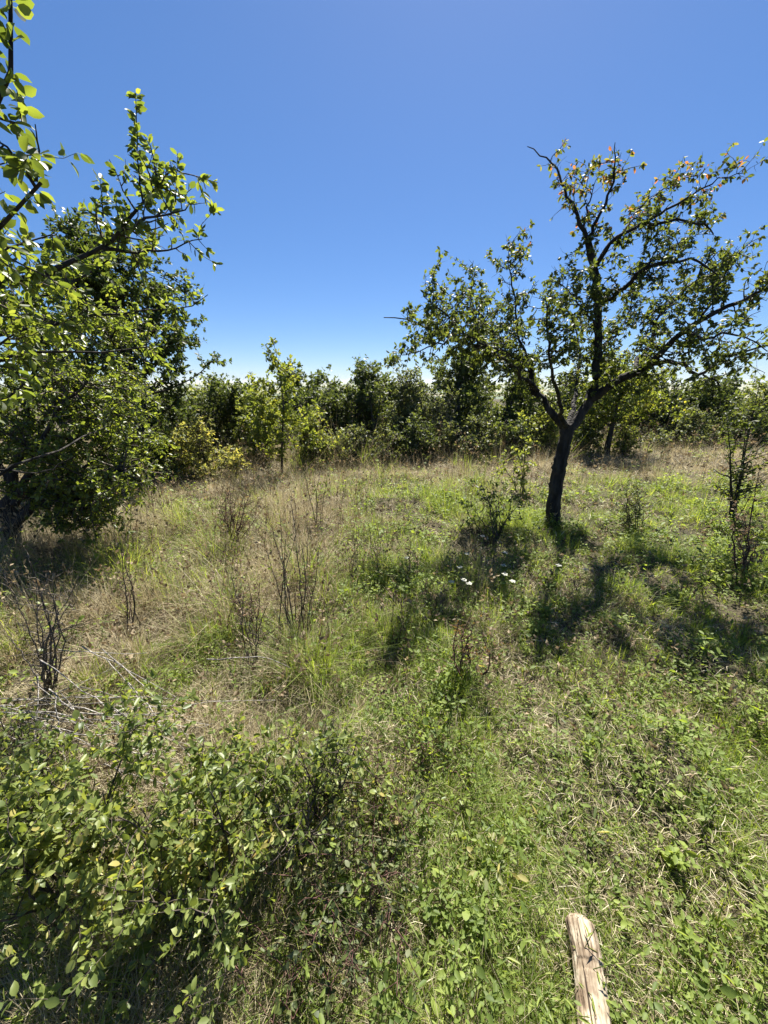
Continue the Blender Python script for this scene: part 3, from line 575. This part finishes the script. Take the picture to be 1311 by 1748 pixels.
for i, (u, v, tp, wd, mm, lb) in enumerate([(330, 770, 650, 3.0, 'hedge_pale', 'back row shrub showing its top left of the sapling'), (500, 765, 648, 3.0, 'hedge', 'back row shrub whose top shows right beside the sapling stem'),
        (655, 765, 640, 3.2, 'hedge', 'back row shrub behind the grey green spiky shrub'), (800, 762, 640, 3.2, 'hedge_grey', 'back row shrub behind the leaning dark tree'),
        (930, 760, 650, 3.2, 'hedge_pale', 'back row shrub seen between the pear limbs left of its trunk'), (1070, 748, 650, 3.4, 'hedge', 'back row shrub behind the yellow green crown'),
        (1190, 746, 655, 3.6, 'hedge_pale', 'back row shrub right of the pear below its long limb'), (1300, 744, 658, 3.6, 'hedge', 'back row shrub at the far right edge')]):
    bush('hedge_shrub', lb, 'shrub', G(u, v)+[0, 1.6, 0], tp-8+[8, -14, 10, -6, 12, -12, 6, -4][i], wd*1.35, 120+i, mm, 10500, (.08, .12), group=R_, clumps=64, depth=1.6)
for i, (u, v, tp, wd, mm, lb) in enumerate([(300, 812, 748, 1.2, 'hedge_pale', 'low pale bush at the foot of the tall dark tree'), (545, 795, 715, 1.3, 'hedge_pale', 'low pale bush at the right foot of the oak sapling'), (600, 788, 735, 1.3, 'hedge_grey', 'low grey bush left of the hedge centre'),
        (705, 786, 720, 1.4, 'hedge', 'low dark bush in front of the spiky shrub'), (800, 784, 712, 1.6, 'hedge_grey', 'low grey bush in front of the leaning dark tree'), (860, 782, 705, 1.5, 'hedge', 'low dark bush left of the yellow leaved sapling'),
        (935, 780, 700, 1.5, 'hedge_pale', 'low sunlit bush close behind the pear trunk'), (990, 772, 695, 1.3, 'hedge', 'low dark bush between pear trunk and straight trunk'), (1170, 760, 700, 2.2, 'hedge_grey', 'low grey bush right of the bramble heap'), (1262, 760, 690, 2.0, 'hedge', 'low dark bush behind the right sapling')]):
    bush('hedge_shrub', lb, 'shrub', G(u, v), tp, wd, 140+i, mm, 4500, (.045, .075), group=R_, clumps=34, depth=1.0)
print('hedge', time.time()-T0)

# ------------------------------------------------------------------ saplings, dead shrubs, stems
def stems(name, label, base, tips, Y, r, leafm=None, nleaf=0, lsize=(.02, .035), seed=1, cat='shrub', side=30, side_len=(.06, .2), twigm='twig', m='twig', group=None, pick=60, up=.3, part='stem', near='near', min_px=9, twigs2=0):
    base = np.asarray(base, float); base[2] -= .02
    t = Plant(name, label, cat, base, seed, group); rg = t.rng
    for tip in tips:
        e = at(tip[0], tip[1], Y+(tip[2] if len(tip) > 2 else rg.normal(0, .06))); o = base+np.array([rg.normal(0, .03), rg.normal(0, .03), 0])
        mid = o*.5+e*.5+np.array([rg.normal(0, .03), rg.normal(0, .03), .02]); t.limb([o, mid, e], r*rg.uniform(.7, 1.2), .0016, 12, .007, (.2, 1), part, 6, m)
    s1 = t.src(); b1 = t.grow(side, side_len, r*.45, s1, 5, up, 1, .25) if side else []
    if twigs2: b1 = b1+t.grow(twigs2, (side_len[0]*.5, side_len[1]*.5), r*.25, b1, 4, up, 1, .3)
    if nleaf: t.leaves(nleaf, lsize, b1+s1, .4, .2, .9, .1, 2)
    t.finish(leafm or 'deadleaf', twigm, 'oval', near, pick, min_px); return t.root
b = G(1250, 886)
stems('young_tree', 'slim dark sapling with small leaves near the right edge', b, [(1262, 800), (1275, 720, .1), (1300, 640, .1), (1240, 700, -.1)], b[1], .022, 'pear', 900, (.035, .055), 81, 'tree', 60, (.12, .42), m='bark', pick=120)
b = G(1268, 990)
stems('dry_weed', 'dry brown weed with a curled tall stem at the right edge', b, [(1296, 800), (1285, 840), (1250, 900), (1272, 880), (1300, 900)], b[1], .008, 'brownstem', 420, (.02, .035), 82, 'weed', 50, (.05, .16), m='twig_red', twigm='twig_red')
b = G(893, 842)
stems('yellow_sapling', 'thin sapling with bright yellow green leaves left of the pear trunk', b, [(893, 715), (868, 770), (848, 778), (905, 735), (885, 780)], b[1], .009, 'hedge_pale', 380, (.05, .075), 83, 'tree', 26, (.1, .3), pick=80)
b = G(840, 930)
stems('stem_shrub', 'clump of upright dark stems with few leaves left of the pear trunk', b, [(818, 815), (824, 835), (833, 825), (842, 840), (850, 850), (862, 845), (875, 840), (888, 860), (800, 860), (786, 850)], b[1], .008, 'oak', 420, (.03, .05), 84, side=60, side_len=(.06, .22))
b = G(1080, 905)
stems('leafy_weed', 'tangled brown green weed clump right of the pear trunk', b, [(1070, 825), (1085, 815), (1092, 840), (1055, 850), (1040, 870), (1110, 860), (1075, 850)], b[1], .006, 'hedge_grey', 900, (.02, .034), 85, 'weed', 90, (.06, .2), m='twig_red', twigm='twig_red')
b = G(400, 935)
stems('dead_shrub', 'reddish bare twiggy shrub in the dry grass left of centre', b, [(368, 850), (375, 870), (392, 830), (405, 840), (420, 830), (435, 822), (445, 850), (455, 860), (385, 850), (412, 860)], b[1], .007, 'hedge_red', 200, (.014, .024), 86, side=150, side_len=(.06, .22), m='twig_red', twigm='twig_red', twigs2=160)
b = G(82, 1190)
stems('dead_shrub', 'large bare many stemmed dead shrub at the left edge', b, [(5, 975), (30, 985), (52, 960), (62, 1000), (88, 985), (78, 990), (105, 1005), (135, 985), (120, 1030), (15, 1085), (95, 1020), (70, 1010)], b[1], .0055, 'shrub', 30, (.025, .04), 87, side=110, side_len=(.04, .18), m='twig_grey', twigm='twig_grey', pick=30, twigs2=80)
b = G(228, 1082)
stems('dead_shrub', 'single bare forked dark stem in the dry grass at left', b, [(207, 935), (212, 960), (225, 1000)], b[1], .007, None, 0, seed=88, side=14, side_len=(.03, .1))
b = G(505, 1095)
stems('stem_shrub', 'group of thin bare upright stems in the left centre meadow', b, [(465, 900), (478, 880), (488, 920), (497, 860), (510, 895), (528, 905), (515, 930), (545, 930), (455, 940)], b[1], .005, 'shrub', 90, (.016, .028), 89, side=46, side_len=(.04, .13))
b = G(440, 1140)
stems('dead_shrub', 'thorny crooked dead twigs in front of the thin upright stems', b, [(395, 985), (415, 1010), (432, 1030), (455, 1035), (425, 1060), (468, 1075)], b[1], .005, 'deadleaf', 30, (.014, .022), 90, side=60, side_len=(.04, .13), twigs2=60)
b = G(540, 905)
stems('stem_shrub', 'thin leaning stems in the dry grass below the oak sapling', b, [(520, 810), (534, 800), (548, 790), (565, 785)], b[1], .005, 'hedge_pale', 24, (.03, .05), 91, side=16, side_len=(.05, .18))
b = G(797, 1160)
stems('dead_shrub', 'small forked reddish dead shrub in the meadow centre right', b, [(782, 1062), (790, 1085), (812, 1062), (822, 1085), (805, 1050)], b[1], .006, 'hedge_red', 160, (.014, .024), 92, side=60, side_len=(.04, .14), m='twig_red', twigm='twig_red')
b = G(607, 1000)
stems('dry_weed', 'upright brown weed stalks in the green centre of the meadow', b, [(602, 920), (608, 900), (614, 930)], b[1], .004, 'brownstem', 90, (.014, .024), 93, 'weed', 24, (.03, .09))
b = G(222, 940)
stems('stem_shrub', 'pair of slim stems with yellow leaves under the plum branches', b, [(222, 830), (240, 850)], b[1], .006, 'yellow', 30, (.03, .05), 94, side=16, side_len=(.05, .18))
b = G(700, 1000)
stems('dry_weed', 'dark seeded weed stalk in the middle of the green grass', b, [(700, 925), (704, 940)], b[1], .005, 'brownstem', 120, (.014, .022), 95, 'weed', 26, (.02, .05))
b = G(760, 775)
stems('dead_shrub', 'bare pale branched dead shrub in front of the hedge centre', b, [(735, 690), (748, 672), (765, 680), (772, 700), (752, 705), (782, 690)], b[1], .010, None, 0, seed=96, side=70, side_len=(.12, .4), m='twig_pale', twigm='twig_pale', twigs2=80)

# ------------------------------------------------------------------ near leafy shrubs, bottom left
def near_shrub(label, cx, cy, w, h, seed, nl, m='shrub', pick=300, lsize=(.02, .035)):
    b = np.array([cx, cy, gh(cx, cy)-.02]); t = Plant('leafy_shrub', label, 'shrub', b, seed, 'low leafy shrubs in the near left corner'); rg = t.rng
    for i in range(16):
        a = rg.uniform(0, 6.28); q = math.sqrt(rg.random())*w/2; hh = h*rg.uniform(.7, 1.1); o = b+np.array([rg.normal(0, .05), rg.normal(0, .05), 0])
        e = b+np.array([math.cos(a)*q, math.sin(a)*q, hh]); t.limb([o, o*.5+e*.5+[rg.normal(0, .02), rg.normal(0, .02), .05], e], rg.uniform(.004, .007), .0015, 10, .006, (.35, 1), 'stem', 6, 'twig')
    s1 = t.src(); b1 = t.grow(120, (.08, .24), .0028, s1, 6, .1, 1, .22); b2 = t.grow(220, (.04, .12), .0018, b1, 4, .15, 1, .25)
    t.leaves(int(nl*.55), (lsize[0]*.55, lsize[1]*.8), b1+b2, .7, .2, .9, .05, 2, zmin=.08)
    t.leaves(int(nl*.6), lsize, b1+b2, .7, .2, .9, .05, 2, zmin=.10, keep=lambda p: rg.random(len(p)) < sstep(.05, .5*h, p[:, 2]-b[2])+.25); t.finish(m, 'twig', 'oval', 'near', pick, 10, 'foliage')
near_shrub('leafy shrub with light green oval leaves in the lower left corner', -.95, .80, .72, .58, 101, 4800)
near_shrub('dense leafy shrub with many dark stems, middle of the corner thicket', -.55, .76, .55, .55, 104, 4000)
near_shrub('leafy thorny shrub at the right end of the corner thicket', -.27, .96, .42, .44, 102, 1500)
near_shrub('thin leafy shrub farthest left beneath the bare dead shrub', -1.42, 1.0, .5, .38, 103, 1000)

def tangle(label, x, y, seed, m, h=.3):
  b = np.array([x, y, 0.]); b[2] = gh(b[0], b[1]); t = Plant('dry_weed', label, 'weed', b, seed); rg = t.rng
  for i in range(24):
    a = rg.uniform(0, 6.28); q = rg.uniform(.05, .24); o = b+np.array([rg.normal(0, .08), rg.normal(0, .07), -.01]); e = o+np.array([math.cos(a)*q, math.sin(a)*q, h*rg.uniform(.4, 1)])
    t.limb([o, (o+e)/2+[0, 0, .04], e], .0026, .001, 8, .006, (.1, 1), 'stem', 5, 'twig_red')
  s1 = t.src(); b1 = t.grow(120, (.04, .14), .0014, s1, 5, .1, 1, .3); t.leaves(620, (.012, .028), b1+s1, .6, .2, .9, .05, 2); t.finish(m, 'twig_red', 'oval', 'near', 60, 10)
tangle('tangle of brown dry weed stems in the bottom centre', -.08, .74, 106, 'hedge_grey')
tangle('leafy brown stemmed weed clump behind the bottom centre tangle', .02, 1.05, 107, 'shrub', .26)
tangle('low dark leaved weed clump at the bottom edge left of centre', -.22, .50, 108, 'hedge', .24)
tangle('weed clump with brown stems halfway between corner shrubs and log', .22, 1.3, 109, 'weed', .2)
rgw = np.random.default_rng(19)
for i in range(26):
    u, v = rgw.uniform(140, 760), rgw.uniform(860, 1110); q = G(u, v); hh = rgw.uniform(55, 100)*(v-560)/400
    stems('dry_weed', 'thin brown dry weed stalks standing in the dry meadow grass', q, [(u+rgw.normal(0, 9), v-hh*rgw.uniform(.6, 1)) for _ in range(rgw.integers(2, 5))], q[1], .0032, 'brownstem', 50, (.012, .022), 500+i, 'weed', 22, (.03, .11), m='twig_red', twigm='twig_red', group='dry weed stalks in the meadow', pick=0)
def dead_twigs():
    b = np.array([-1.28, 1.3, 0.0]); b[2] = gh(b[0], b[1])
    t = Plant('twig_heap', 'heap of bleached dry twigs behind the corner shrub', 'dead twigs', b, 111); rg = t.rng
    for i in range(46):
        o = b+np.array([rg.normal(-.1, .28), rg.normal(0, .10), rg.uniform(.14, .40)]); a = rg.normal(-.35, .35); L = rg.uniform(.2, .6)
        d = np.array([math.cos(a), math.sin(a)*.7, rg.normal(-.15, .15)]); e = o+d*L; e[2] = max(e[2], gh(e[0], e[1])+.02)
        t.limb([o-d*L*.3, (o+e)/2+rg.normal(0, .02, 3), e], rg.uniform(.0016, .0034), .001, 8, .004, (0, 1), 'twig', 5, 'twig_pale')
    t.finish('shrub')
dead_twigs()
# ------------------------------------------------------------------ herbs and flowers in the grass
def herb(name, label, pxy, nl, size, h, seed, m='weed', group=None, kind='near', spread=.06, cat='plant', up=.9):
    b = G(*pxy); rg = np.random.default_rng(seed); root = thing(name, label, cat, tuple(b), group); vs = leaf_variants(kind, m)
    st = Geo(); a0 = rg.uniform(0, 6.28)
    for i in range(nl):
        a = a0+i*2.4; t = (i+1)/nl; p = np.array([math.cos(a)*spread*(.25+.75*rg.random()), math.sin(a)*spread*(.25+.75*rg.random()), h*(.25+.75*t)*rg.uniform(.8, 1.1)])
        V, F = tubes(np.array([[[0, 0, -.01], p*.5+[0, 0, .02], p]]), np.array([[.0022, .0016, .001]]), 4); st.add(V, [F])
        D = np.array([[math.cos(a), math.sin(a), rg.normal(.15, .3)]]); N = np.array([[0, 0, up]])+rg.normal(0, .3, (1, 3)); Rm = frames(D, N)[0]
        o = bpy.data.objects.new('leaf', vs[rg.integers(10)]); COL.objects.link(o); o.parent = root; o.location = p; o.rotation_euler = Matrix(Rm.tolist()).to_euler(); o.scale = (size*rg.uniform(.7, 1.15),)*3
    o = st.build('stem', M['grass'], root, smooth=True); return root
herb('broadleaf_weed', 'large broad leaved green weed left of the weathered log', (822, 1668), 12, .06, .08, 201, spread=.05, kind='lance')
herb('broadleaf_weed', 'pale broad leaved weed at the bottom edge left of centre', (520, 1735), 10, .06, .08, 202, spread=.05, kind='lance')
herb('broadleaf_weed', 'bright leaved weed in the shade at the bottom left', (215, 1690), 9, .06, .12, 203, spread=.05)
herb('yellow_weed', 'yellow leaved spreading weed beyond the weathered log', (835, 1490), 26, .036, .10, 204, m='yellow', spread=.10, kind='oval')
herb('broadleaf_weed', 'yellow veined seedling between the shrub and the log', (652, 1450), 6, .05, .16, 205, m='yellow', spread=.03)
rg = np.random.default_rng(9)
for i in range(34):
    u, v = rg.uniform(330, 1290), rg.uniform(1060, 1740)
    if 930 < u < 1070 and v > 1500: continue
    herb('meadow_weed', 'small green leafy weed growing in the near meadow grass', (u, v), rg.integers(6, 12), rg.uniform(.026, .05), rg.uniform(.05, .13), 300+i, m=['weed', 'weed', 'shrub'][i % 3], group='leafy weeds scattered through the near grass', spread=rg.uniform(.03, .06), kind=['near', 'near', 'lance'][i % 3])
def umbel(pxy, Yo, seed):
    g0 = G(pxy[0], pxy[1]+45); rg = np.random.default_rng(seed); head = at(pxy[0], pxy[1], g0[1]) - g0
    root = thing('white_wildflower', 'white flat topped wildflower in the shade before the pear tree', 'flower', tuple(g0), 'white wildflowers before the pear tree')
    g = Geo(); V, F = tubes(np.array([[[0, 0, -.01], head*.5+[.01, 0, 0], head*.85]]), np.array([[.002, .0016, .0012]]), 4); g.add(V, [F])
    f = Geo()
    for i in range(12):
        a = i*2.4; q = .021*math.sqrt((i+.5)/12); e = head+np.array([math.cos(a)*q, math.sin(a)*q, rg.normal(0, .002)])
        V, F = tubes(np.array([[head*.85, (head*.85+e)/2, e]]), np.array([[.0008, .0007, .0006]]), 3); g.add(V, [F])
        n = 5; aa = np.arange(n)*2*np.pi/n; D = np.stack([np.cos(aa), np.sin(aa), np.full(n, .1)], 1); f.add(*leaf_geo(np.repeat(e[None], n, 0), frames(D, np.tile([0, 0, 1.], (n, 1))), np.full(n, .007), rg.random(n), 'dia', np.full(n, 1.5)))
    g.build('stem', M['grass'], root, smooth=True); f.build('flower_head', M['white'], root)
for i, p in enumerate([(797, 945), (824, 915), (862, 943), (860, 965), (862, 980), (785, 968), (801, 996), (875, 992), (694, 952), (771, 993), (954, 965), (792, 990), (1000, 972)]): umbel(p, 0, 400+i)
# ------------------------------------------------------------------ weathered log
def log():
    rg = np.random.default_rng(77); a = G(984, 1556); a = np.array([.575, .80, 0]); 
    tip = at(986, 1575, .0+0.80); bot = at(1035, 1850, .38)
    z0 = .085; 
    def on(pxp, pyp, z): d = ray(pxp, pyp); return np.array([0, 0, CAMZ])+d*((CAMZ-z)/-d[2])
    A = on(985, 1562, .05); B = on(1042, 1900, .035); k, sd = 110, 64; ts = np.linspace(0, 1, k); L = np.linalg.norm(B-A)
    ax = unit(B-A); U = unit(np.array([0, 0, 1.])-ax*ax[2]); Sx = np.cross(U, ax); V = []
    r0 = .040
    for i, t in enumerate(ts):
        c = A+(B-A)*t+Sx*.006*math.sin(t*5)+U*.004*math.sin(t*9)
        e = min(1, .30+.75*math.sqrt(min(1, t/.07))) if t < .07 else 1.0
        for j in range(sd):
            th = 2*np.pi*j/sd; groove = -.0035*max(0, math.sin(th*5+math.sin(t*6)*.8))**14*(.5+.5*math.sin(t*17+th))-.0022*max(0, math.sin(th*11+math.sin(t*9)))**8-.003*float(vnoise(th*3, t*9, .5, 3))
            rr = r0*(1+.06*math.sin(th*2+1)+.05*math.sin(t*7+th))*e+groove+rg.normal(0, .0004)
            if .30 < t < .36 and math.sin(th+.5) > .1: rr -= .0035
            if .72 < t < .80 and math.sin(th-.6) > .3: rr -= .005
            flat = .75 if math.sin(th) > 0 else .95
            V.append(c+Sx*math.cos(th)*rr+U*math.sin(th)*rr*flat)
    V = np.array(V); i = np.arange(k-1)[:, None]*sd; j = np.arange(sd)[None]; j2 = (j+1) % sd
    F = np.stack(np.broadcast_arrays(i+j, i+j2, i+sd+j2, i+sd+j), -1).reshape(-1, 4)
    n0 = len(V); V = np.vstack([V, A-ax*.006, B]); cap0 = np.array([[n0, (q+1) % sd, q] for q in range(sd)]); cap1 = np.array([[n0+1, (k-1)*sd+q, (k-1)*sd+(q+1) % sd] for q in range(sd)])
    m, n, out = mat('weathered_wood'); tc = n.nodes.new('ShaderNodeTexCoord'); mp = n.nodes.new('ShaderNodeMapping')
    n.links.new(tc.outputs['Object'], mp.inputs[0]); mp.inputs['Scale'].default_value = (75, 75, 4)
    no = n.nodes.new('ShaderNodeTexNoise'); no.inputs['Scale'].default_value = 2.2; no.inputs['Detail'].default_value = 8; no.inputs['Distortion'].default_value = .6; n.links.new(mp.outputs[0], no.inputs[0])
    n2 = n.nodes.new('ShaderNodeTexNoise'); n2.inputs['Scale'].default_value = 16; n2.inputs['Detail'].default_value = 5; n.links.new(tc.outputs['Object'], n2.inputs[0])
    r = ramp(n, [(.36, (.05, .036, .025)), (.43, (.22, .17, .115)), (.52, (.33, .28, .2)), (.72, (.46, .405, .305))]); n.links.new(no.outputs[0], r.inputs[0])
    r2 = ramp(n, [(.40, (.42, .34, .29)), (.52, (.9, .88, .85)), (.66, (1.05, 1.05, 1.05))]); n.links.new(n2.outputs[0], r2.inputs[0])
    mx = n.nodes.new('ShaderNodeMix'); mx.data_type = 'RGBA'; mx.blend_type = 'MULTIPLY'; mx.inputs[0].default_value = .8; n.links.new(r.outputs[0], mx.inputs[6]); n.links.new(r2.outputs[0], mx.inputs[7])
    p = n.nodes.new('ShaderNodeBsdfPrincipled'); p.inputs['Roughness'].default_value = .8; p.inputs['Specular IOR Level'].default_value = .2; n.links.new(mx.outputs[2], p.inputs['Base Color'])
    bu = n.nodes.new('ShaderNodeBump'); bu.inputs['Strength'].default_value = .8; bu.inputs['Distance'].default_value = .004; n.links.new(no.outputs[0], bu.inputs['Height']); n.links.new(bu.outputs[0], p.inputs['Normal']); n.links.new(p.outputs[0], out.inputs[0])
    # local frame with z along the log so the grain follows it
    Rm = np.stack([Sx, U, ax], -1); me = mesh('log', (V-A) @ Rm, [F, cap0, cap1], m, None, True); o = obj('log', me, None, tuple(A)); o.rotation_euler = Matrix(Rm.tolist()).to_euler()
    tag(o, 'pale weathered debarked wooden log lying in the grass at the bottom', 'log')
log()
# ------------------------------------------------------------------ air over the far plains
def haze():
    bpy.context.view_layer.update(); ztop = max((o.matrix_world @ Vector(c))[2] for o in bpy.data.objects if o.type == 'MESH' for c in o.bound_box)+.25; print('top', ztop)
    v = np.array([[x, y, z] for z in (-86, ztop) for y in (-20500, 20500) for x in (-20500, 20500)], float)
    f = np.array([[0, 2, 3, 1], [4, 5, 7, 6], [0, 1, 5, 4], [2, 6, 7, 3], [0, 4, 6, 2], [1, 3, 7, 5]])
    m, n, out = mat('haze_air'); p = n.nodes.new('ShaderNodeVolumePrincipled'); p.inputs['Density'].default_value = .00003; p.inputs['Color'].default_value = (.80, .88, .97, 1); p.inputs['Anisotropy'].default_value = .2
    m.cycles.volume_sampling = 'DISTANCE'; n.links.new(p.outputs[0], out.inputs['Volume']); tag(obj('haze', mesh('haze', v, [f], m)), 'thin blue summer haze over the distant plains', 'haze', kind='stuff')
haze()
print('done', time.time()-T0, len(bpy.data.objects))
